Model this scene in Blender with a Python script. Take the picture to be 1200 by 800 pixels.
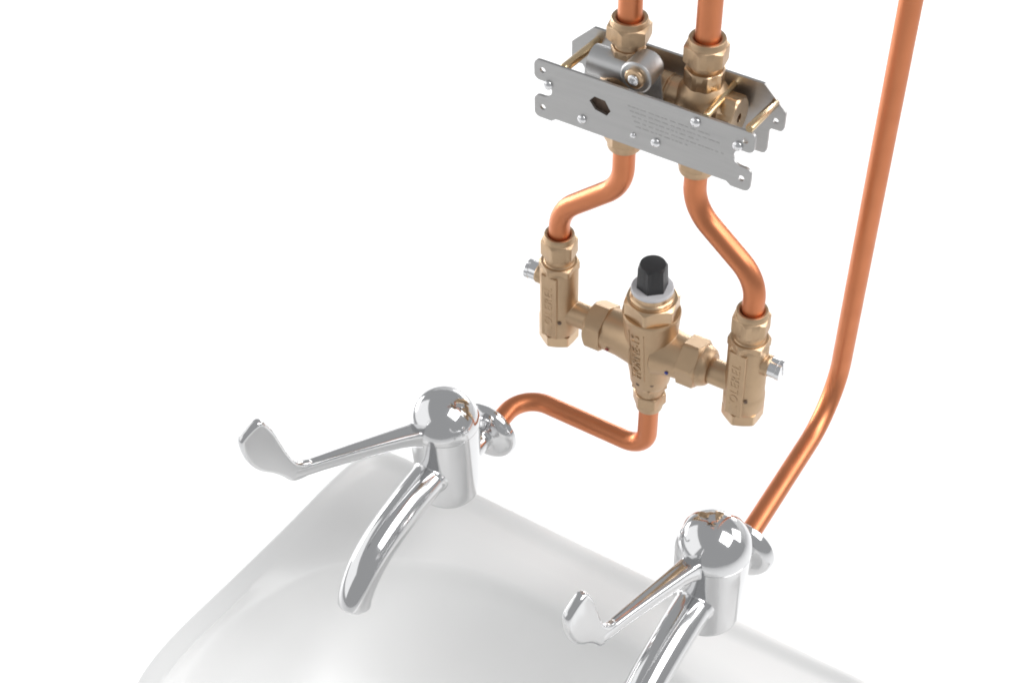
import bpy, bmesh, math, random
from mathutils import Vector, Matrix
R = math.radians
S = 0.001                                   # everything below is given in millimetres
sc = bpy.context.scene
for o in list(bpy.data.objects):
    bpy.data.objects.remove(o)
COL = sc.collection

# ------------------------------------------------------------------ camera
cam_d = bpy.data.cameras.new('camera')
cam = bpy.data.objects.new('camera', cam_d); COL.objects.link(cam)
cam_d.sensor_width = 36.0
cam_d.lens = 1791.0 / 1200.0 * 36.0
cam_d.clip_start = 0.01; cam_d.clip_end = 100
def cam_matrix(pitch, yaw, roll, pos):
    p, y, r = R(pitch), R(yaw), R(roll)
    fw = Vector((math.sin(y)*math.cos(p), math.cos(y)*math.cos(p), -math.sin(p)))
    rt = fw.cross(Vector((0, 0, 1))).normalized(); dn = fw.cross(rt)
    r2 = rt*math.cos(r) + dn*math.sin(r); d2 = dn*math.cos(r) - rt*math.sin(r)
    m = Matrix((r2, -d2, -fw)).transposed().to_4x4()
    m.translation = Vector(pos)*S
    return m
cam.matrix_world = cam_matrix(45.16, -33.18, 1.53, (312.8, -693.3, 495.0))
sc.camera = cam

# ------------------------------------------------------------------ studio light
world = bpy.data.worlds.new('World'); sc.world = world; world.use_nodes = True
bg = world.node_tree.nodes['Background']
bg.inputs['Color'].default_value = (0.97, 0.985, 1.0, 1)
bg.inputs['Strength'].default_value = 0.36
sc.view_settings.view_transform = 'Standard'
sc.view_settings.look = 'None'
sc.view_settings.exposure = 0.24
sc.view_settings.gamma = 1.0
sc.view_settings.use_curve_mapping = False
sc.cycles.use_denoising = True
sc.cycles.max_bounces = 10
sc.cycles.diffuse_bounces = 5
sc.cycles.glossy_bounces = 6
sc.cycles.sample_clamp_indirect = 5.0
sc.cycles.sample_clamp_direct = 4.0
sc.cycles.filter_width = 1.9

def area(name, pos, target, size, power, spread=180, size_y=None, col=(1, 1, 1)):
    d = bpy.data.lights.new(name, 'AREA')
    d.energy = power; d.size = size; d.color = col; d.spread = R(spread)
    if size_y: d.shape = 'RECTANGLE'; d.size_y = size_y
    o = bpy.data.objects.new(name, d); COL.objects.link(o)
    o.location = pos
    o.rotation_euler = (Vector(target)-Vector(pos)).to_track_quat('-Z', 'Y').to_euler()
    return o
area('softbox_right', (1.15, 0.95, 0.35), (0, -0.1, -0.4), 0.75, 6)
area('softbox_right_high', (2.25, 0.35, 2.75), (-0.05, -0.15, -0.45), 2.2, 98)
area('fill_left', (-3.2, -1.8, 0.9), (0, -0.1, -0.4), 5.6, 40, size_y=3.4)  # added fill lamp, brightens the basin from the left
area('backdrop_wash', (-0.5, 3.6, -0.30), (-0.8, 1.3, -1.3), 2.0, 21, spread=120, size_y=0.6)
area('backdrop_wash', (-3.8, 0.5, -0.35), (-1.3, 0.5, -1.3), 2.0, 39, spread=120, size_y=0.6)

# ------------------------------------------------------------------ materials
def mat(name, base, metal=0.0, rough=0.4, bump=0.0, bscale=900.0, var=0.0, vscale=120.0, bevel=0.0, stretch=None,
        coat=0.0, rvar=0.0, spec=0.5):
    m = bpy.data.materials.new(name); m.use_nodes = True
    nt = m.node_tree; b = nt.nodes['Principled BSDF']
    b.inputs['Base Color'].default_value = (*base, 1)
    b.inputs['Metallic'].default_value = metal
    b.inputs['Roughness'].default_value = rough
    b.inputs['Specular IOR Level'].default_value = spec
    b.inputs['Coat Weight'].default_value = coat
    b.inputs['Coat Roughness'].default_value = 0.05
    tc = nt.nodes.new('ShaderNodeTexCoord'); mp = nt.nodes.new('ShaderNodeMapping')
    nt.links.new(tc.outputs['Object'], mp.inputs['Vector'])
    if stretch: mp.inputs['Scale'].default_value = stretch
    def noise(scale, detail=4):
        n = nt.nodes.new('ShaderNodeTexNoise'); n.inputs['Scale'].default_value = scale
        n.inputs['Detail'].default_value = detail
        nt.links.new(mp.outputs['Vector'], n.inputs['Vector']); return n
    if var:
        n = noise(vscale)
        mx = nt.nodes.new('ShaderNodeMix'); mx.data_type = 'RGBA'
        mx.inputs[6].default_value = (*[c*(1-var) for c in base], 1)
        mx.inputs[7].default_value = (*[min(1, c*(1+var)) for c in base], 1)
        nt.links.new(n.outputs['Fac'], mx.inputs[0]); nt.links.new(mx.outputs[2], b.inputs['Base Color'])
    if rvar:
        n = noise(vscale*1.7)
        mr = nt.nodes.new('ShaderNodeMapRange')
        mr.inputs['To Min'].default_value = max(0.02, rough-rvar); mr.inputs['To Max'].default_value = rough+rvar
        mr.inputs['From Min'].default_value = 0.3; mr.inputs['From Max'].default_value = 0.7
        nt.links.new(n.outputs['Fac'], mr.inputs['Value']); nt.links.new(mr.outputs['Result'], b.inputs['Roughness'])
    prev = None
    if bevel:
        bv = nt.nodes.new('ShaderNodeBevel'); bv.samples = 4; bv.inputs['Radius'].default_value = bevel*S
        prev = bv.outputs['Normal']
    if bump:
        n = noise(bscale); bu = nt.nodes.new('ShaderNodeBump')
        bu.inputs['Strength'].default_value = bump; bu.inputs['Distance'].default_value = 0.0003
        nt.links.new(n.outputs['Fac'], bu.inputs['Height'])
        if prev: nt.links.new(prev, bu.inputs['Normal'])
        prev = bu.outputs['Normal']
    if prev: nt.links.new(prev, b.inputs['Normal'])
    return m
M = dict(
    copper=mat('copper', (0.62, 0.228, 0.108), 1, 0.39, 0.0, 500, 0.05, 40, rvar=0.05),
    brass=mat('cast_brass', (0.535, 0.38, 0.242), 1.0, 0.43, 0.16, 1100, 0.06, 150, bevel=0.7),
    brass_m=mat('machined_brass', (0.60, 0.43, 0.275), 1, 0.31, 0.05, 700, 0.05, 150, bevel=0.5),
    rod=mat('polished_brass', (0.72, 0.54, 0.32), 1, 0.24),
    steel=mat('brushed_steel', (0.47, 0.465, 0.46), 1, 0.40, 0.14, 600, 0.07, 400, stretch=(0.08, 1, 1), bevel=0.3),
    steel_dk=mat('etched_steel', (0.435, 0.43, 0.425), 1, 0.46, 0.10, 500, 0.04, 300),
    zinc=mat('zinc', (0.60, 0.60, 0.60), 1, 0.42, 0.04, 500, bevel=0.4),
    chrome=mat('chrome', (0.70, 0.70, 0.705), 1, 0.10, 0.0, rvar=0.02, vscale=25, bevel=0.0),
    chrome_s=mat('chrome_screw', (0.78, 0.78, 0.79), 1, 0.12, bevel=0.3),
    ceramic=mat('glazed_ceramic', (0.80, 0.80, 0.795), 0, 0.30, 0.012, 25, spec=0.40),
    black=mat('black_plastic', (0.022, 0.022, 0.024), 0, 0.42, 0.08, 1200, bevel=0.5),
    grey=mat('grey_nylon', (0.60, 0.60, 0.62), 0, 0.45, bevel=0.4),
    red=mat('red_enamel', (0.25, 0.02, 0.015), 0, 0.3),
    blue=mat('blue_enamel', (0.02, 0.03, 0.25), 0, 0.3),
    dark=mat('recess_shade', (0.16, 0.11, 0.08), 0.4, 0.6, 0.3, 900),  # dark colour stands in for the shade inside recesses
    floor=mat('white_paper', (0.90, 0.90, 0.90), 0, 0.8, 0.02, 80),
)

# ------------------------------------------------------------------ helpers
def finish(name, bm, m, parent=None, angle=32, smooth=True, scale=True):
    bmesh.ops.recalc_face_normals(bm, faces=bm.faces)
    if scale: bmesh.ops.scale(bm, vec=(S, S, S), verts=bm.verts)
    me = bpy.data.meshes.new(name); bm.to_mesh(me); bm.free()
    if smooth:
        me.polygons.foreach_set('use_smooth', [True]*len(me.polygons))
        me.set_sharp_from_angle(angle=R(angle))
    if m: me.materials.append(m)
    o = bpy.data.objects.new(name, me); COL.objects.link(o)
    if parent: attach(o, parent)
    return o
def attach(o, parent):
    o.parent = parent
    o.matrix_parent_inverse = Matrix.Identity(4)
def thing(name, label, cat, loc, group=None):
    o = bpy.data.objects.new(name, None); COL.objects.link(o)
    o.empty_display_size = 0.02
    o.location = Vector(loc)*S
    tag(o, label, cat, group); return o
def tag(o, label, cat, group=None):
    o['label'] = label; o['category'] = cat
    if group: o['group'] = group

def frame(axis, origin=(0, 0, 0)):
    z = Vector(axis).normalized()
    x = Vector((1, 0, 0)) if abs(z.x) < 0.9 else Vector((0, 1, 0))
    y = z.cross(x).normalized(); x = y.cross(z)
    m = Matrix((x, y, z)).transposed().to_4x4(); m.translation = Vector(origin)
    return m
def rings(bm, rr, close_start=True, close_end=True, cyclic=False):
    vs = [[bm.verts.new(p) for p in r] for r in rr]
    n = len(vs[0]); k = len(vs)
    for i in range(k if cyclic else k-1):
        a, b = vs[i], vs[(i+1) % k]
        for j in range(n):
            bm.faces.new((a[j], a[(j+1) % n], b[(j+1) % n], b[j]))
    if not cyclic:
        if close_start: bm.faces.new(vs[0][::-1])
        if close_end: bm.faces.new(vs[-1])
    return vs
def lathe(bm, prof, origin=(0, 0, 0), axis=(0, 0, 1), n=48, caps=True):
    """prof: list of (radius, height along the axis)"""
    m = frame(axis, origin)
    rr = [[m @ Vector((r*math.cos(2*math.pi*j/n), r*math.sin(2*math.pi*j/n), z)) for j in range(n)] for r, z in prof]
    rings(bm, rr, caps, caps)
def hexr(th, af, sides=6):
    s = 2*math.pi/sides
    t = ((th + s/2) % s) - s/2
    return af/2/math.cos(t)
def nut(bm, af, h, bore, origin, axis=(0, 0, 1), rot=0.0, c0=True, c1=True, lip=0.0, sides=6, slope=0.5, n=None, deep=0.0):
    """chamfered hexagon from 0 to h; flats face rot; lip: round collar above the top"""
    n = n or 12*sides
    m = frame(axis, origin)
    ra = af/2*0.985
    def ring(f, z):
        out = []
        for j in range(n):
            t = 2*math.pi*j/n; r, dz = f(t - R(rot))
            out.append(m @ Vector((r*math.cos(t), r*math.sin(t), z+dz)))
        return out
    hx = lambda t, sg: (hexr(t, af, sides), sg*max(0, (hexr(t, af, sides)-ra)*slope + deep))
    rr = [ring(lambda t: (max(bore, .01), 0), 0), ring(lambda t: (ra, 0), 0)]
    rr.append(ring(lambda t: hx(t, 1 if c0 else 0), 0))
    rr.append(ring(lambda t: hx(t, -1 if c1 else 0), h))
    rr.append(ring(lambda t: (ra, 0), h))
    if lip:
        rr.append(ring(lambda t: (ra*0.965, 0), h+0.2)); rr.append(ring(lambda t: (ra*0.94, 0), h+lip*0.8))
        rr.append(ring(lambda t: (ra*0.90, 0), h+lip)); rr.append(ring(lambda t: (max(bore, .01)+1.2, 0), h+lip))
        rr.append(ring(lambda t: (max(bore, .01), 0), h+lip-1.0))
    else:
        rr.append(ring(lambda t: (max(bore, .01), 0), h))
    rings(bm, rr, False, False, True)
def prism(bm, pts, origin, axis, h, xdir=None):
    """extrude a 2D outline along axis; xdir = direction of the outline's first coordinate"""
    z = Vector(axis).normalized()
    x = Vector(xdir).normalized() if xdir else frame(axis).col[0].to_3d()
    y = z.cross(x)
    o = Vector(origin)
    a = [o + x*p[0] + y*p[1] for p in pts]
    rings(bm, [a, [p + z*h for p in a]])
def box(bm, c, d):
    c = Vector(c); d = Vector(d)/2
    a = [c + Vector((sx*d.x, sy*d.y, -d.z)) for sx, sy in ((-1, -1), (1, -1), (1, 1), (-1, 1))]
    rings(bm, [a, [p + Vector((0, 0, 2*d.z)) for p in a]])
def fillet(pts, rad, seg=12):
    """polyline with its inner corners rounded"""
    P = [Vector(p) for p in pts]; out = [P[0]]
    rads = rad if isinstance(rad, (list, tuple)) else [rad]*(len(P)-2)
    for i in range(1, len(P)-1):
        a = (P[i-1]-P[i]).normalized(); b = (P[i+1]-P[i]).normalized()
        ang = a.angle(b); r = rads[i-1]; t = r/math.tan(ang/2)
        p0 = P[i]+a*t; p1 = P[i]+b*t
        c = P[i]+(a+b).normalized()*(r/math.sin(ang/2))
        u = p0-c; v = p1-c; th = u.angle(v)
        for k in range(seg+1):
            s = k/seg
            out.append(c + (u*math.sin((1-s)*th)+v*math.sin(s*th))/math.sin(th))
    out.append(P[-1]); return out
def sweep(bm, path, rad, n=32, caps=True, flat=1.0):
    """tube along path; rad is a number or one per path point"""
    P = [Vector(p) for p in path]; k = len(P)
    rads = rad if isinstance(rad, (list, tuple)) else [rad]*k
    T = [((P[min(i+1, k-1)]-P[i]).normalized()+(P[i]-P[max(i-1, 0)]).normalized()).normalized() for i in range(k)]
    x = frame(T[0]).col[0].to_3d()
    rr = []
    for i in range(k):
        x = (x - T[i]*x.dot(T[i])).normalized(); y = T[i].cross(x)
        rr.append([P[i]+(x*math.cos(2*math.pi*j/n)+y*math.sin(2*math.pi*j/n))*rads[i] for j in range(n)])
    rings(bm, rr, caps, caps)
def pipe(name, pts, bend, label, group=None, r=7.5):
    o0 = Vector(pts[0])
    bm = bmesh.new(); path = fillet([Vector(p)-o0 for p in pts], bend, 16) if len(pts) > 2 else [Vector(p)-o0 for p in pts]
    sweep(bm, path, r, 40)
    o = finish(name, bm, M['copper'], angle=50); o.location = o0*S
    tag(o, label, 'pipe', group); return o
def text_mesh(body, size, depth, spacing=1.0):
    cu = bpy.data.curves.new('letters', 'FONT'); cu.body = body; cu.size = size
    cu.extrude = depth/2; cu.align_x = 'CENTER'; cu.align_y = 'CENTER'; cu.space_character = spacing
    cu.resolution_u = 3; cu.offset = 0.0
    o = bpy.data.objects.new('letters', cu); COL.objects.link(o)
    dg = bpy.context.evaluated_depsgraph_get()
    me = bpy.data.meshes.new_from_object(o.evaluated_get(dg))
    bpy.data.objects.remove(o); bpy.data.curves.remove(cu)
    bm = bmesh.new(); bm.from_mesh(me); bpy.data.meshes.remove(me)
    return bm

# ------------------------------------------------------------------ backdrop
bm = bmesh.new()
xs = (-5000, 5000)
prof = [(-3500, -1300)] + [(3200, -1300)]
for k in range(1, 13):
    a = R(90*k/12); prof.append((3200+900*math.sin(a), -400-900*math.cos(a)))
prof.append((4100, 700))
vs = [[bm.verts.new((x, y, z)) for x in xs] for y, z in prof]
for a, b in zip(vs, vs[1:]): bm.faces.new((a[0], a[1], b[1], b[0]))
o = finish('backdrop', bm, M['floor'], angle=60); o['kind'] = 'structure'

# ------------------------------------------------------------------ wash basin
XB, YB = -26.0, -225.0
half_out = [(0, -30), (120, -30), (180, -30), (222, -30.5), (236, -36.5), (243, -50), (247.5, -76), (251, -145), (256, -215), (260, -270),
            (259, -298), (255, -320), (243, -352), (215, -392), (160, -425), (80, -440), (0, -444)]
half_bowl = [(0, -80), (60, -81), (110, -90), (158, -112), (196, -146), (219, -184), (231, -225), (234, -265), (228, -308),
             (211, -345), (178, -378), (110, -402), (0, -410)]
def closed(half):
    pts = half + [(-x, y) for x, y in half[-2:0:-1]]
    n = len(pts); dense = []
    for i in range(n):
        p0, p1, p2, p3 = (Vector(pts[(i+k-1) % n]) for k in range(4))
        t = [0]
        for a, b in ((p0, p1), (p1, p2), (p2, p3)): t.append(t[-1]+max(1e-6, (b-a).length)**0.5)
        for s in range(16):
            u = t[1]+(t[2]-t[1])*s/16
            A1 = p0*((t[1]-u)/(t[1]-t[0]))+p1*((u-t[0])/(t[1]-t[0]))
            A2 = p1*((t[2]-u)/(t[2]-t[1]))+p2*((u-t[1])/(t[2]-t[1]))
            A3 = p2*((t[3]-u)/(t[3]-t[2]))+p3*((u-t[2])/(t[3]-t[2]))
            B1 = A1*((t[2]-u)/(t[2]-t[0]))+A2*((u-t[0])/(t[2]-t[0]))
            B2 = A2*((t[3]-u)/(t[3]-t[1]))+A3*((u-t[1])/(t[3]-t[1]))
            dense.append(B1*((t[2]-u)/(t[2]-t[1]))+B2*((u-t[1])/(t[2]-t[1])))
    return dense
def polar(dense, c, n):
    """radius of the outline at n angles round c"""
    out = []
    for j in range(n):
        th = 2*math.pi*j/n; d = Vector((math.cos(th), math.sin(th))); best = None
        for a, b in zip(dense, dense[1:]+dense[:1]):
            e = b-a; q = a-c; den = d.x*e.y-d.y*e.x
            if abs(den) < 1e-9: continue
            t = (q.x*e.y-q.y*e.x)/den; s = (q.x*d.y-q.y*d.x)/den
            if t > 0 and -1e-6 <= s <= 1+1e-6: best = t if best is None else max(best, t)
        out.append(best)
    return out
NB = 192
cB = Vector((0, YB))
ro = polar(closed(half_out), cB, NB); rb = polar(closed(half_bowl), cB, NB)
bm = bmesh.new()
rings_b = []
def bring(f, z):
    out = []
    for j in range(NB):
        th = 2*math.pi*j/NB; r = f(j)
        zz = z(j) if callable(z) else z
        out.append(Vector((r*math.cos(th), YB+r*math.sin(th)+30, zz+500)))   # local: origin at the back edge, rim height
    rings_b.append(out)
g = lambda j: ro[j]-rb[j]
bring(lambda j: ro[j]*0.35, -668); bring(lambda j: ro[j]*0.62, -655); bring(lambda j: ro[j]*0.80, -615); bring(lambda j: ro[j]*0.93, -558)
bring(lambda j: ro[j]-2, -530); bring(lambda j: ro[j]-.5, -515); bring(lambda j: ro[j], -507)
def lipw(j):
    q = max(0, min(1, (math.sin(2*math.pi*j/NB)-.30)/.35)); return q*q*(3-2*q)
lz = lambda z: (lambda j: -500.2-(abs(z)-500.2)*(.22+.78*lipw(j)))
for a in (25, 50, 70, 90):
    bring(lambda j: ro[j]-4*(1-math.cos(R(a))), -504+4*math.sin(R(a)))
for d_, z in ((6.5, -500.2), (8.5, -501.2), (11, -503.4), (13.5, -505.8), (16.5, -507.8), (20, -509)):
    bring(lambda j: ro[j]-min(d_, (d_/20)*.8*g(j)), lz(z))
bring(lambda j: rb[j]+max(0, g(j)-20)*.5+2.5, lambda j: -506.5-5.5*lipw(j))
bring(lambda j: rb[j]+1.5, lambda j: -509.5-6*lipw(j))
bring(lambda j: rb[j]-2, lambda j: -513-5.5*lipw(j))
bring(lambda j: rb[j]-6, lambda j: -519-4*lipw(j)); bring(lambda j: rb[j]*0.955, -530)
for f, z in ((.91, -541), (.86, -553), (.79, -569), (.70, -585), (.58, -600), (.44, -611), (.30, -618), (.18, -621.5), (0.125, -622.3)):
    bring(lambda j: rb[j]*f+(1-f)*0, z)
bring(lambda j: 10, -622.8)
rings(bm, rings_b)
basin = thing('wash_basin', 'white glazed ceramic wash basin with rounded front corners below both taps', 'basin', (XB, -30, -500))
finish('bowl', bm, M['ceramic'], basin, angle=60)

# ------------------------------------------------------------------ copper pipes
XL, XR = -50.3, 1.2
G1 = 'straight copper pipes above the bracket'
pipe('copper_pipe', [(XL, 0, -46), (XL, 0, 330)], 0, 'straight copper pipe rising from the left nut above the bracket', G1)
pipe('copper_pipe', [(XR, 0, -52), (XR, 0, 330)], 0, 'straight copper pipe rising from the right nut above the bracket', G1)
IL, IR = -98.6, 50.2
G2 = 'offset copper pipes between bracket and mixing valve'
pipe('copper_pipe', [(XL, 0, -82), (XL, 0, -146), (IL, 0, -188), (IL, 0, -236)], 34, 'S shaped copper pipe from bracket down to the left isolating valve', G2)
pipe('copper_pipe', [(XR, 0, -82), (XR, 0, -141), (IR, 0, -183), (IR, 0, -236)], 37, 'S shaped copper pipe from bracket down to the right isolating valve', G2)
XC = -24.6
TX1, TX2, TY, TZ, ZIN = -133.0, 82.0, -101.0, -329.5, -392.0
pipe('copper_pipe', [(XC+3.8, 0, -336), (XC+3.8, 0, -392), (TX1+1, 0, -392), (TX1+1, -44, -392)], [19, 24], 'short bent copper pipe from the mixing valve to the left tap')
pipe('copper_pipe', [(TX2, 117, 480), (TX2, 117, ZIN), (TX2, -44, ZIN)], 48, 'long copper riser at right bending forward into the right tap')

# ------------------------------------------------------------------ duct bracket with the flushing valve
br = thing('valve_bracket', 'steel plate bracket holding a brass bypass valve between two copper pipes', 'valve bracket', (XC, 0, -90))
BO = Vector((XC, 0, -90))
def L(p): return Vector(p)-BO
# front plate with two drilled ears at each end
def arc(cx, cz, r, a0, a1, n=6):
    return [(cx+r*math.cos(R(a0+(a1-a0)*k/n)), cz+r*math.sin(R(a0+(a1-a0)*k/n))) for k in range(n+1)]
def plate_with_holes(name, outline, holes, y, th, m, parent):
    """flat plate in the XZ plane with real drilled holes"""
    bm = bmesh.new()
    loops = [outline]+holes
    edges = []
    for lp in loops:
        vs = [bm.verts.new((p[0]-BO.x, y-BO.y, p[1]-BO.z)) for p in lp]
        edges += [bm.edges.new((vs[i], vs[(i+1) % len(vs)])) for i in range(len(vs))]
    bmesh.ops.triangle_fill(bm, use_beauty=True, use_dissolve=False, edges=edges)
    # drop the triangles that ended up inside a hole
    def inside(p, lp):
        c = False
        for (x1, y1), (x2, y2) in zip(lp, lp[1:]+lp[:1]):
            if (y1 > p[1]) != (y2 > p[1]) and p[0] < (x2-x1)*(p[1]-y1)/(y2-y1)+x1: c = not c
        return c
    kill = []
    for f in bm.faces:
        c = f.calc_center_median(); q = (c.x+BO.x, c.z+BO.z)
        if not inside(q, outline) or any(inside(q, h) for h in holes): kill.append(f)
    bmesh.ops.delete(bm, geom=kill, context='FACES_ONLY')
    r = bmesh.ops.extrude_face_region(bm, geom=list(bm.faces))
    bmesh.ops.translate(bm, vec=(0, th, 0), verts=[v for v in r['geom'] if isinstance(v, bmesh.types.BMVert)])
    return finish(name, bm, m, parent, angle=25)
CX = -25.2
def mirror(half):                            # half outline for x >= CX, top to bottom
    return half+[(2*CX-x, z) for x, z in half[::-1]]
ft, fb = -46.2, -86.6
half = [(CX, ft), (45, ft)]+arc(45.5, ft-4, 4, 90, 0)+arc(45.5, -56.8, 4, 0, -90)+[(43.5, -60.8)]
half += arc(42.6, -66.6, 5.8, 90, 270, 8)    # rounded notch
half += [(43.5, -72.4)]+arc(45.5, -76.4, 4, 90, 0)+arc(45.5, -85.0, 4, 0, -90)+[(37, -89), (34, fb), (CX, fb)]
outline = mirror(half[1:-1])
circ = lambda x, z, r, n=14: [(x+r*math.cos(2*math.pi*k/n), z+r*math.sin(2*math.pi*k/n)) for k in range(n)]
hexhole = [(-60.5, -63.2), (-57.0, -59.0), (-49.6, -59.6), (-45.6, -66.0), (-48.2, -70.0), (-56.5, -68.4)]
holes = [circ(CX+sx*68.6, z, 2.0) for sx in (-1, 1) for z in (-53.0, -80.8)]+[hexhole]
front = plate_with_holes('front_plate', outline, holes, -29, 1.8, M['steel'], br)
# etched rows on the plate: fine raised ticks, too small to read in the photograph
bm = bmesh.new()
rowz = (-57.5, -60.8, -64.1, -67.4, -70.7)
rnd = random.Random(4)
for k, z in enumerate(rowz):
    x = -34 + k*1.5; x1 = (22, 26, 14, 30, 6)[k]
    while x < x1:
        w = rnd.uniform(1.2, 4.2); box(bm, L((x+w/2, -29.03, z-.012*(x+10))), (w, .18, .8)); x += w+rnd.uniform(.6, 2.0)
et = finish('etching', bm, M['steel_dk'], front, smooth=False); et['kind'] = 'stuff'
def rivet(x, z, r, y=-29, m=M['chrome_s'], name='rivet'):
    bm = bmesh.new(); p = [(r*math.cos(R(a)), 0.3+r*0.62*math.sin(R(a))) for a in range(0, 90, 15)]+[(0.02, .3+r*0.62)]
    lathe(bm, [(r, -0.5), (r, 0.0)]+p, L((x, y, z)), (0, -1, 0), 24)
    finish(name, bm, m, front)
for x, z, r in ((-90.0, -62.4, 3.4), (-65.4, -79.0, 3.2), (-14.0, -77.0, 3.3), (-29.5, -77.6, 2.0), (11.2, -52.0, 3.4), (39.0, -58.4, 3.4)):
    rivet(x, z, r)
# rear plate with chamfered shoulders
rt = -44.6
half = [(33.3, rt), (49, -60.0), (49, -70)]+arc(46, -71.5, 3, 0, -90, 4)+[(41, -74.5), (39.5, -77)]+[(39.5, -91)]+arc(36.5, -91.5, 3, 0, -90, 4)
half = half
plate_with_holes('rear_plate', mirror(half), [circ(CX+sx*68.4, -68.0, 1.9) for sx in (-1, 1)], 16, 2, M['steel'], br)
# cross rods
for p0, p1, r in (((-80, -27.5, -48.0), (-80.5, 17, -53.6), 3.0), ((16.5, -27.5, -46.5), (14.0, 17, -51.8), 2.3), ((45.3, -29.8, -43.2), (41.5, 17, -56.0), 2.6)):
    bm = bmesh.new(); sweep(bm, [L(p0), L(Vector(p0).lerp(Vector(p1), .02)), L(Vector(p0).lerp(Vector(p1), .98)), L(p1)], [r*.8, r, r, r*.8], 20)
    finish('rod', bm, M['rod'], br)
# compression nuts
def comp_nut(parent, o, x, z0, h, lip, af=24.5, rot=0, down=False, y=0, m=None, name='compression_nut'):
    bm = bmesh.new()
    nut(bm, af, h, 7.8, Vector((x, y, z0))-o, (0, 0, -1 if down else 1), rot, lip=lip, deep=.4)
    return finish(name, bm, m or M['brass'], parent)
comp_nut(br, BO, XL, -31.2, 10.8, 4.2, rot=10)
comp_nut(br, BO, XR, -29.6, 12, 4.4, rot=8)
comp_nut(br, BO, XL, -94.5, 13, 5.5, 24.5, 5, True)
comp_nut(br, BO, XR, -93, 13, 5.5, 24.5, 20, True)
# left valve body (behind the operating handle) and right valve body
def valve_body(x):
    bm = bmesh.new(); o = L((x, 0, 0))
    lathe(bm, [(7.8, -28), (8.7, -28.2), (8.7, -40), (11.0, -44), (15, -49), (16.5, -56), (17, -66), (16.5, -76), (15.5, -84), (11, -92), (11, -96), (8, -96)], o, (0, 0, 1))
    return bm
bm = valve_body(XL); vb = finish('valve_body', bm, M['brass'], br)
bm = bmesh.new(); nut(bm, 20, 9, 8, L((XL, 0, -45.5)), (0, 0, 1), 0, sides=8, deep=.3); finish('hexagon_collar', bm, M['brass'], vb)
bm = valve_body(XR); vb = finish('valve_body', bm, M['brass'], br)
bm = bmesh.new(); nut(bm, 23, 11.5, 8, L((XR, 0, -45.5)), (0, 0, 1), 12, sides=8, deep=.3); finish('hexagon_collar', bm, M['brass_m'], vb)
bm = bmesh.new(); lathe(bm, [(9, 8), (12, 9), (12.5, 14), (11, 15)], L((XR, 0, -62)), (1, 0, 0)); nut(bm, 25, 11, 3, L((XR+14, 0, -62)), (1, 0, 0), 12, deep=.5)
finish('side_plug', bm, M['brass_m'], vb)
bm = bmesh.new(); lathe(bm, [(9, 10), (10.5, 11), (11, 17), (9.6, 17.6), (9.6, 19), (11.5, 19.6), (11.5, 29), (10.2, 29.6), (10.2, 31), (11, 31.5), (11, 40)], L((XL, 0, -60)), (1, 0, 0))
finish('bridge_pipe', bm, M['brass'], br)
bm = bmesh.new(); nut(bm, 21, 12, .3, L((XL-3.5, -13, -66.0)), (0, -1, 0), 8, deep=.4); finish('shade_plug', bm, M['dark'], br)  # hexagon plug added behind the hole, its shade put into the dark colour
# steel operating handle: folded half drum, pivot boss, bolt
bm = bmesh.new()
sec = arc(0, 0, 11.5, -50, 200, 22)+[(-9.5, -9)]
inner = arc(0, 0, 10.2, 200, -50, 22)
ring_pts = [(p[0], p[1]) for p in arc(0, 0, 9.6, -30, 215, 24)]+[(p[0], p[1]) for p in arc(0, 0, 8.4, 215, -30, 24)]
def yz_ring(x, pts, cy, cz): return [L((x, cy+p[0], cz+p[1])) for p in pts]
rings(bm, [yz_ring(-71, ring_pts, -6, -50), yz_ring(-38, ring_pts, -6, -50)])
hd = finish('handle', bm, M['zinc'], br, angle=40)
bm = bmesh.new(); lathe(bm, [(0.1, 0), (9.5, 0), (10.5, 1.2), (10.5, 17), (9.5, 18), (0.1, 18)], L((-34.6, -2, -43)), (0, -1, 0), 40)
finish('boss', bm, M['zinc'], hd)
bm = bmesh.new(); lathe(bm, [(3.4, 0), (6.3, 0), (6.5, .6), (6.5, 2.6), (5.9, 3.2), (3.8, 3.2), (3.4, 2.6)], L((-34.0, -20, -42)), (0, -1, 0), 40)
finish('collar', bm, M['brass_m'], hd)
bm = bmesh.new(); lathe(bm, [(.05, 0), (3.6, 0), (3.6, 4.0), (3.1, 4.6), (2.0, 4.6), (1.8, 3.2), (.05, 3.2)], L((-34.0, -20, -42)), (0, -1, 0), 32)
finish('bolt', bm, M['chrome_s'], hd)
bm = bmesh.new(); rings(bm, [[L((x, y, -38)) for x, y in ((-42, -4), (-26, -4), (-26, -6), (-42, -6))], [L((x, y-7, -64)) for x, y in ((-40, -4), (-18, -4), (-18, -6), (-40, -6))]])
finish('link_plate', bm, M['zinc'], hd)

# ------------------------------------------------------------------ thermostatic mixing valve
mv = thing('mixing_valve', 'cast brass mixing valve with black hexagon cap between two isolating valves', 'mixing valve', (XC, 0, -337))
VO = Vector((XC, 0, -337))
def V(p): return Vector(p)-VO
AX = -280.0
bm = bmesh.new()
lathe(bm, [(10, -246), (18.5, -245.6), (20.3, -245.4), (20.8, -246.6), (20.8, -248), (20.3, -250), (20.0, -254), (19.4, -262), (18.4, -272), (17.6, -285), (16.6, -296),
           (15.2, -305), (14.6, -312.5), (13.4, -315.5), (12.2, -317), (11.8, -321), (10.2, -322), (10, -331), (8, -331)], V((XC, 0, 0)), (0, 0, 1), 64)
for sx in (-1, 1):
    lathe(bm, [(12, 3), (19, 8), (17.6, 15), (16.4, 22), (15.8, 31 if sx > 0 else 35.5), (10, 31 if sx > 0 else 35.5)], V((XC, 0, AX)), (sx, 0, 0), 48)
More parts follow.
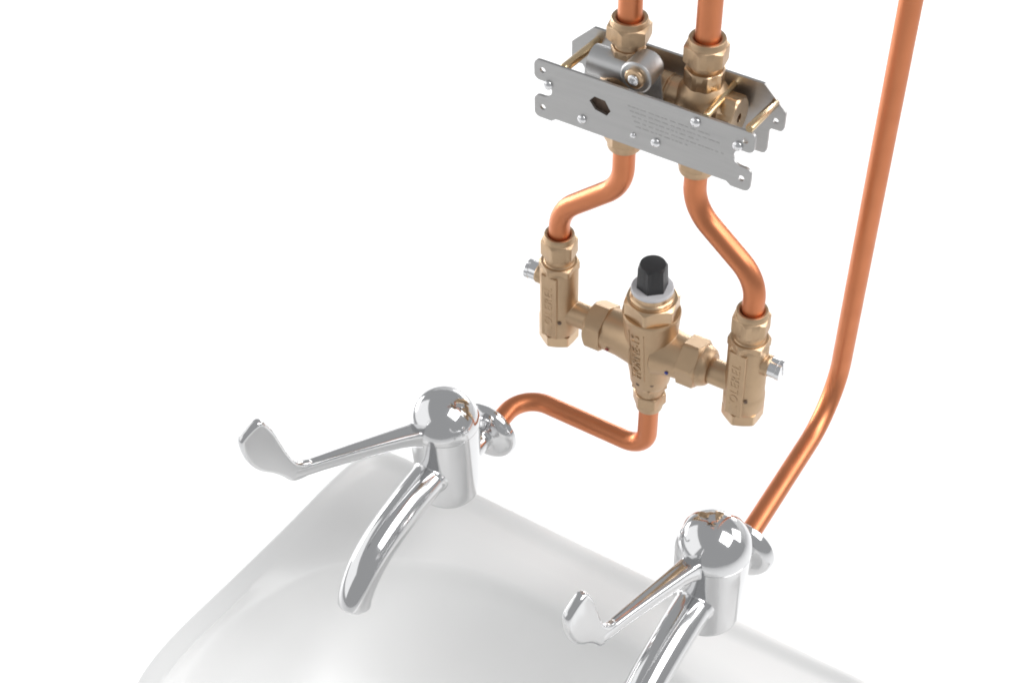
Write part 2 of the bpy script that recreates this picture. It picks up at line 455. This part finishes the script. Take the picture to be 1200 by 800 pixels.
body = finish('valve_body', bm, M['brass'], mv)
# flat boss steps at the foot of the body
bm = bmesh.new(); nut(bm, 25.5, 4.5, 8, V((XC, 0, -317.5)), (0, 0, 1), 25, sides=6, deep=.3); finish('foot_hexagon', bm, M['brass'], body)
# raised lettering on a framed panel, wrapped on the body
def wrap_text(body_txt, size, depth, cx, cz, rad, az, parent, O, m, zc, spacing=1.0, name='lettering', flat=False):
    bm = text_mesh(body_txt, size, depth, spacing)
    for v in bm.verts:
        x, y, z = v.co                       # text runs along x; turn it to run upwards
        u, w = -y, x
        if flat:
            p = Vector((cx, 0, zc)) + Vector((math.cos(R(az)), math.sin(R(az)), 0))*u + Vector((math.sin(R(az)), -math.cos(R(az)), 0))*(rad+z)
            p.z = zc+w
        else:
            rz = rad(zc+w)+0.1
            t = R(az)+u/rz
            p = Vector((cx+math.sin(t)*(rz+z), -math.cos(t)*(rz+z), zc+w))
        v.co = p-O
    return finish(name, bm, m, parent, smooth=False)
BODY_R = [(-302, 15.9), (-296, 16.6), (-285, 17.6), (-272, 18.4), (-262, 19.4), (-254, 20.0), (-250, 20.3)]
def body_r(z):
    for (z0, r0), (z1, r1) in zip(BODY_R, BODY_R[1:]):
        if z <= z1: return r0+(r1-r0)*max(0, (z-z0)/(z1-z0))
    return BODY_R[-1][1]
wrap_text('HORNE-15', 9.2, 1.1, XC, 0, body_r, -6, body, VO, M['brass'], -278, spacing=1.05)
def wrap_bar(bm, cx, az0, az1, z0, z1, rad, dep, O):
    n = 8; rr = []
    for k in range(n+1):
        t = R(az0+(az1-az0)*k/n)
        rr.append([Vector((cx+math.sin(t)*q, -math.cos(t)*q, z))-O for q, z in [(body_r(z_)-1, z_) for z_ in (z0, -285, -270, z1)]+[(body_r(z_)+dep, z_) for z_ in (z1, -270, -285, z0)]])
    rings(bm, rr)
bm = bmesh.new()
wrap_bar(bm, XC, 11, 13, -302, -254, None, .5, VO); wrap_bar(bm, XC, -25, -23, -302, -254, None, .5, VO)
finish('letter_frame', bm, M['brass'], body)
for az, z in ((-9, -308.5), (33, -306.5)):
    bm = bmesh.new(); t = R(az); d = Vector((math.sin(t), -math.cos(t), 0))
    lathe(bm, [(.05, 0), (1.7, 0), (1.5, .4), (.05, .5)], V((XC, 0, z))+d*14.6, d, 16); finish('pit_shade', bm, M['dark'], body)  # raised dark disc, painted as the shade of a small hollow
# bonnet, washer, cap, outlet nut
bm = bmesh.new(); nut(bm, 35.5, 12, 8, V((XC, 0, -245.5)), (0, 0, 1), 12, c0=False, slope=.75)
lathe(bm, [(8, 10), (15.6, 10.5), (15.6, 13.2), (14.8, 14.2), (14.2, 14.6), (14.2, 16), (15.0, 16.4), (15.0, 19), (8, 19)], V((XC, 0, -245)))
finish('bonnet', bm, M['brass_m'], mv)
bm = bmesh.new(); lathe(bm, [(5, -227), (14.2, -227), (15.0, -226), (15.0, -224.6), (14.3, -223.6), (5, -223.4)], V((XC, 0, 0)), (0, 0, 1), 56); finish('washer', bm, M['grey'], mv)
bm = bmesh.new()
hxr = lambda af, z: [V((XC, 0, 0))+Vector((hexr(2*math.pi*j/72-R(10), af)*math.cos(2*math.pi*j/72), hexr(2*math.pi*j/72-R(10), af)*math.sin(2*math.pi*j/72), z)) for j in range(72)]
crr = lambda r, z: [V((XC, 0, 0))+Vector((r*math.cos(2*math.pi*j/72), r*math.sin(2*math.pi*j/72), z)) for j in range(72)]
top = []
for j in range(72):
    t = 2*math.pi*j/72; h = hexr(t-R(10), 18.2); top.append(V((XC, 0, 0))+Vector((h*math.cos(t), h*math.sin(t), -203.6-max(0, h-8.9)*1.3)))
rings(bm, [hxr(19.4, -225), hxr(19.2, -223), top, crr(8.9, -203.2), crr(7.0, -202.9), crr(.05, -202.7)])
finish('cap', bm, M['black'], mv, angle=25)
comp_nut(mv, VO, XC, -326.5, 11, 5.5, 21.5, 15, True)
mv.location.x += 3.8*S; mv.rotation_euler.y = R(-1.7)
# union nuts and inlet marks
for sx in (-1, 1):
    bm = bmesh.new(); nut(bm, 32.5, 14, 9, V((XC+(27.5 if sx > 0 else -34), 0, AX)), (sx, 0, 0), 12 if sx > 0 else 1, c0=False, deep=.0, slope=.9)
    lathe(bm, [(9, 13.6), (15.3, 13.8), (15.0, 16), (13.4, 19.5), (11.5, 21), (9, 21)] if sx > 0 else [(9, 13.6), (11.6, 13.7), (11.6, 15.5), (9, 16)], V((XC+(27.5 if sx > 0 else -34), 0, AX)), (sx, 0, 0), 48)
    finish('union_nut', bm, M['brass'], mv)
for x, m_ in ((-51.2, 'red'), (-3.4, 'blue')):
    bm = bmesh.new(); d = Vector((0, -.97, -.12)).normalized()
    lathe(bm, [(.05, 0), (1.5, 0), (1.4, .5), (.05, .7)], V((x, 0, AX-1.5))+d*16.6, d, 18)
    finish('temperature_mark', bm, M[m_], mv)

# ------------------------------------------------------------------ isolating valves
def isolating_valve(x, sx, label, azl):
    O = Vector((x, 0, -308))
    t = thing('isolating_valve', label, 'valve', O, 'isolating valves at the mixing valve inlets')
    W = lambda p: Vector(p)-O
    comp_nut(t, O, x, -227.5, 13.5, 5.0, 23.6, rot=8)
    bm = bmesh.new()
    lathe(bm, [(8, -226), (10.5, -226), (10.5, -233), (12.5, -236), (14.0, -241), (14.0, -284), (14.2, -285.5), (14.6, -287), (14.6, -297), (13.6, -300), (8, -300)], W((x, 0, 0)), (0, 0, 1), 56)
    lathe(bm, [(6, 6), (9.4, 9), (9.4, 33), (6, 33)], W((x, 0, AX)), (-sx, 0, 0), 40)
    lathe(bm, [(4, 8), (7.6, 10), (7.6, 16.5), (7.0, 17.4), (4, 17.4)], W((x, 0, -254)), (sx, 0, 0), 36)
    b = finish('valve_body', bm, M['brass'], t)
    bm = bmesh.new(); nut(bm, 26, 6.5, 9, W((x, 0, -240.5)), (0, 0, 1), -3, c0=False, slope=.8); finish('hexagon_collar', bm, M['brass'], b)
    bm = bmesh.new(); nut(bm, 26, 10, 3, W((x, 0, -309.5)), (0, 0, 1), -3, slope=.35); finish('end_cap', bm, M['brass_m'], b)
    # letter bar on the front
    a = R(azl); dx = Vector((math.cos(a), math.sin(a), 0)); dn = Vector((math.sin(a), -math.cos(a), 0))
    bm = bmesh.new()
    o2 = W((x, 0, 0))+dn*6
    pr = [(-6.6, 0), (6.6, 0), (6.6, 7.6), (6.0, 8.2), (-6.0, 8.2), (-6.6, 7.6)]
    rings(bm, [[o2+dx*p[0]+dn*p[1]+Vector((0, 0, z)) for p in pr] for z in (-299, -240.6)])
    bar = finish('letter_bar', bm, M['brass'], b)
    tb = wrap_text('IOLEREL', 9.4, .7, x, 0, 14.15, azl, bar, O, M['brass'], -270, spacing=1.22, flat=True)
    bm = bmesh.new(); lathe(bm, [(.05, 0), (1.5, 0), (1.4, .4), (.05, .5)], W((x, 0, -283))+dn*12.0+dx*8.2, dn+dx*.6, 14); finish('pit_shade', bm, M['dark'], b)  # dark dot on the surface, shade of a dimple painted in
    # slotted isolating screw
    bm = bmesh.new(); q = W((x+sx*16.5, 0, -254))
    for s in (-1, 1):
        pts = []
        for k in range(13):
            an = R(-90+180*k/12); pts.append((s*(.9+6.6*max(0, math.cos(an))) if 0 < k < 12 else s*.9, 6.8*math.sin(an)))
        y0 = Vector((0, 1, 0)); z0 = Vector((0, 0, 1)); rt_ = R(12)
        yy = y0*math.cos(rt_)+z0*math.sin(rt_); zz = z0*math.cos(rt_)-y0*math.sin(rt_)
        rings(bm, [[q+yy*p[0]+zz*p[1]+Vector((sx*h, 0, 0)) for p in pts] for h in (6.5, 9.5)])
    lathe(bm, [(.05, 0), (7.0, 0), (7.0, 6.6), (.05, 6.6)], q, (sx, 0, 0), 36)
    finish('isolating_screw', bm, M['chrome_s'], t)
    return t
isolating_valve(IL, -1, 'brass isolating valve left of the mixing valve with screw facing left', -2)
iv = isolating_valve(IR, 1, 'brass isolating valve right of the mixing valve with screw facing right', -6)

iv.location.x += 1.8*S; iv.rotation_euler.y = R(-1.2)

# ------------------------------------------------------------------ taps
def spline(pts, k):
    P = [Vector(p) for p in pts]; n = len(P); out = []
    for i in range(n):
        p0, p1, p2, p3 = (P[(i+j-1) % n] for j in range(4))
        for q in range(k):
            u = q/k; out.append(0.5*(2*p1+(p2-p0)*u+(2*p0-5*p1+4*p2-p3)*u*u+(3*p1-p0-3*p2+p3)*u**3))
    return out
def make_tap(x, yaw, label):
    O = Vector((x, TY, -405))
    t = thing('lever_tap', label, 'tap', O, 'chrome lever taps over the basin')
    W = lambda p: Vector(p)-O
    zc = TZ
    # body
    bm = bmesh.new()
    lathe(bm, [(.05, -405), (17, -405), (20.5, -404.2), (22.8, -402), (23.6, -398.5), (24.4, -385), (25.2, -360), (25.7, -345), (25.9, zc-0.25), (25.6, zc-0.1), (10, zc-0.1)], W((x, TY, 0)), (0, 0, 1), 96)
    lathe(bm, [(4, 18), (9.5, 20), (9.5, 42), (9.5, 50), (8.4, 55), (4, 55)], W((x, TY, ZIN)), (0, 1, 0), 48)
    body = finish('body', bm, M['chrome'], t, angle=40)
    # wall flange
    bm = bmesh.new()
    lathe(bm, [(9, 0), (10.6, 0), (11.6, 1.6), (14, 2.6), (19, 3.8), (23, 6), (25.2, 9.5), (25.6, 12.6), (24.8, 13.8), (8, 13.8)], W((x, -58, ZIN)), (0, 1, 0), 64)
    finish('wall_flange', bm, M['chrome'], t, angle=40)
    # spout
    bm = bmesh.new()
    P = [(-12, -369), (-40, -370), (-62, -372), (-78, -374.5), (-92, -378.5), (-104, -384.5), (-113, -392), (-119, -400), (-122, -407)]
    rad = [13.4, 13.3, 13.2, 13.1, 13.0, 12.8, 12.5, 12.2, 12.0]
    # smooth the station list
    path, rr = [], []
    for i in range(len(P)-1):
        p0, p1, p2, p3 = P[max(i-1, 0)], P[i], P[i+1], P[min(i+2, len(P)-1)]
        for k in range(6):
            u = k/6; f = lambda a, b, c, d: 0.5*(2*b+(c-a)*u+(2*a-5*b+4*c-d)*u*u+(3*b-a-3*c+d)*u**3)
            path.append(W((x, TY+f(p0[0], p1[0], p2[0], p3[0]), f(p0[1], p1[1], p2[1], p3[1])))); rr.append(rad[i]+(rad[i+1]-rad[i])*u)
    path.append(W((x, TY+P[-1][0], P[-1][1]))); rr.append(rad[-1])
    d = (path[-1]-path[-2]).normalized()
    e0 = path[-1]; path += [e0+d*.6, e0+d*.9, e0+d*.9001, e0-d*9]; rr += [rad[-1]-.25, rad[-1]-1.0, rad[-1]-3.4, rad[-1]-3.6]
    sweep(bm, path, rr, 48)
    lathe(bm, [(max(.05, 14.6*math.sin(R(a))), 14.6*math.cos(R(a))) for a in range(0, 181, 10)], W((x, TY-20, -369.3)), (0, 0, 1), 48)
    finish('spout', bm, M['chrome'], t, angle=50)
    # domed lever head
    bm = bmesh.new()
    lathe(bm, [(10, zc-0.05), (25.7, zc-0.05), (25.9, zc+.2)]+[(max(.05, 25.9*math.cos(R(a))), zc+25.9*math.sin(R(a))) for a in range(5, 91, 5)], W((x, TY, 0)), (0, 0, 1), 96)
    head = finish('lever_head', bm, M['chrome'], t, angle=40)
    a = R(yaw); f = Vector((math.sin(a), -math.cos(a), 0)); s = Vector((math.cos(a), math.sin(a), 0)); up = Vector((0, 0, 1))
    c = W((x, TY, zc))
    # lever arm: stations (along, up, half width, half thickness)
    st = [(8, -4, 10.5, 10.5), (18, -1.2, 9.6, 9.4), (24, 1.4, 8.2, 7.9), (30, 4.2, 7.2, 6.9), (40, 8.2, 6.5, 6.3), (60, 14.8, 5.6, 5.8), (80, 21.2, 4.8, 5.4), (100, 27.2, 4.0, 5.1),
          (112, 30.4, 3.7, 5.1), (119, 32.4, 3.4, 5.0), (123, 33.8, 3.0, 4.6), (126, 35.2, 2.2, 3.4)]
    C_ = [c+f*q[0]+up*q[1] for q in st]
    rr = []; n = 28
    for i, q in enumerate(st):
        T = ((C_[min(i+1, len(st)-1)]-C_[i]).normalized()+(C_[i]-C_[max(i-1, 0)]).normalized()).normalized()
        nrm = s.cross(T).normalized(); e = 0.5
        ring = []
        for j in range(n):
            th = 2*math.pi*j/n; cs, sn = math.cos(th), math.sin(th)
            ring.append(C_[i]+s*(math.copysign(abs(cs)**e, cs)*q[2])+nrm*(math.copysign(abs(sn)**e, sn)*q[3]))
        rr.append(ring)
    bm = bmesh.new(); rings(bm, rr)
    finish('lever_arm', bm, M['chrome'], head, angle=70)
    # upright paddle: a flat leaf standing in the plane of the lever
    ol = spline([(111, 25.6), (120, 25.4), (126.5, 28.2), (131.5, 36.0), (138, 44.5), (146, 52.5), (152, 62), (155.5, 73), (156.6, 84), (155.2, 89.6), (150.5, 93.2), (145, 96),
                 (140, 96.8), (136.3, 93.2), (132, 83), (128.8, 70), (125.4, 57), (121.0, 45), (115.5, 39.2), (108.5, 35.0)], 6)
    m_ = len(ol); nn = []
    for i in range(m_):
        e_ = (ol[(i+1) % m_]-ol[i-1]).normalized(); nn.append(Vector((-e_.y, e_.x)))     # inward: the outline runs anticlockwise
    def layer(inset, h, bow=0.0):
        out = []
        for p_, q_ in zip(ol, nn):
            g_ = p_+q_*inset
            k = max(0, min(1, (g_.y-40)/50)); out.append(c+f*g_.x+up*g_.y+s*(h*(1+.15*k)-1.2*k*k))
        return out
    bm = bmesh.new()
    rings(bm, [layer(3.0, 3.0), layer(1.9, 2.9), layer(1.0, 2.45), layer(.3, 1.5), layer(0, 0), layer(.3, -1.5), layer(1.0, -2.45), layer(1.9, -2.9), layer(3.0, -3.0)])
    finish('lever_paddle', bm, M['chrome'], head, angle=60)
    return t
make_tap(TX1-2, -20.5, 'chrome tap behind the left of the basin with lever swung out left')
make_tap(TX2, -8.6, 'chrome tap nearest the camera with lever pointing over the basin')
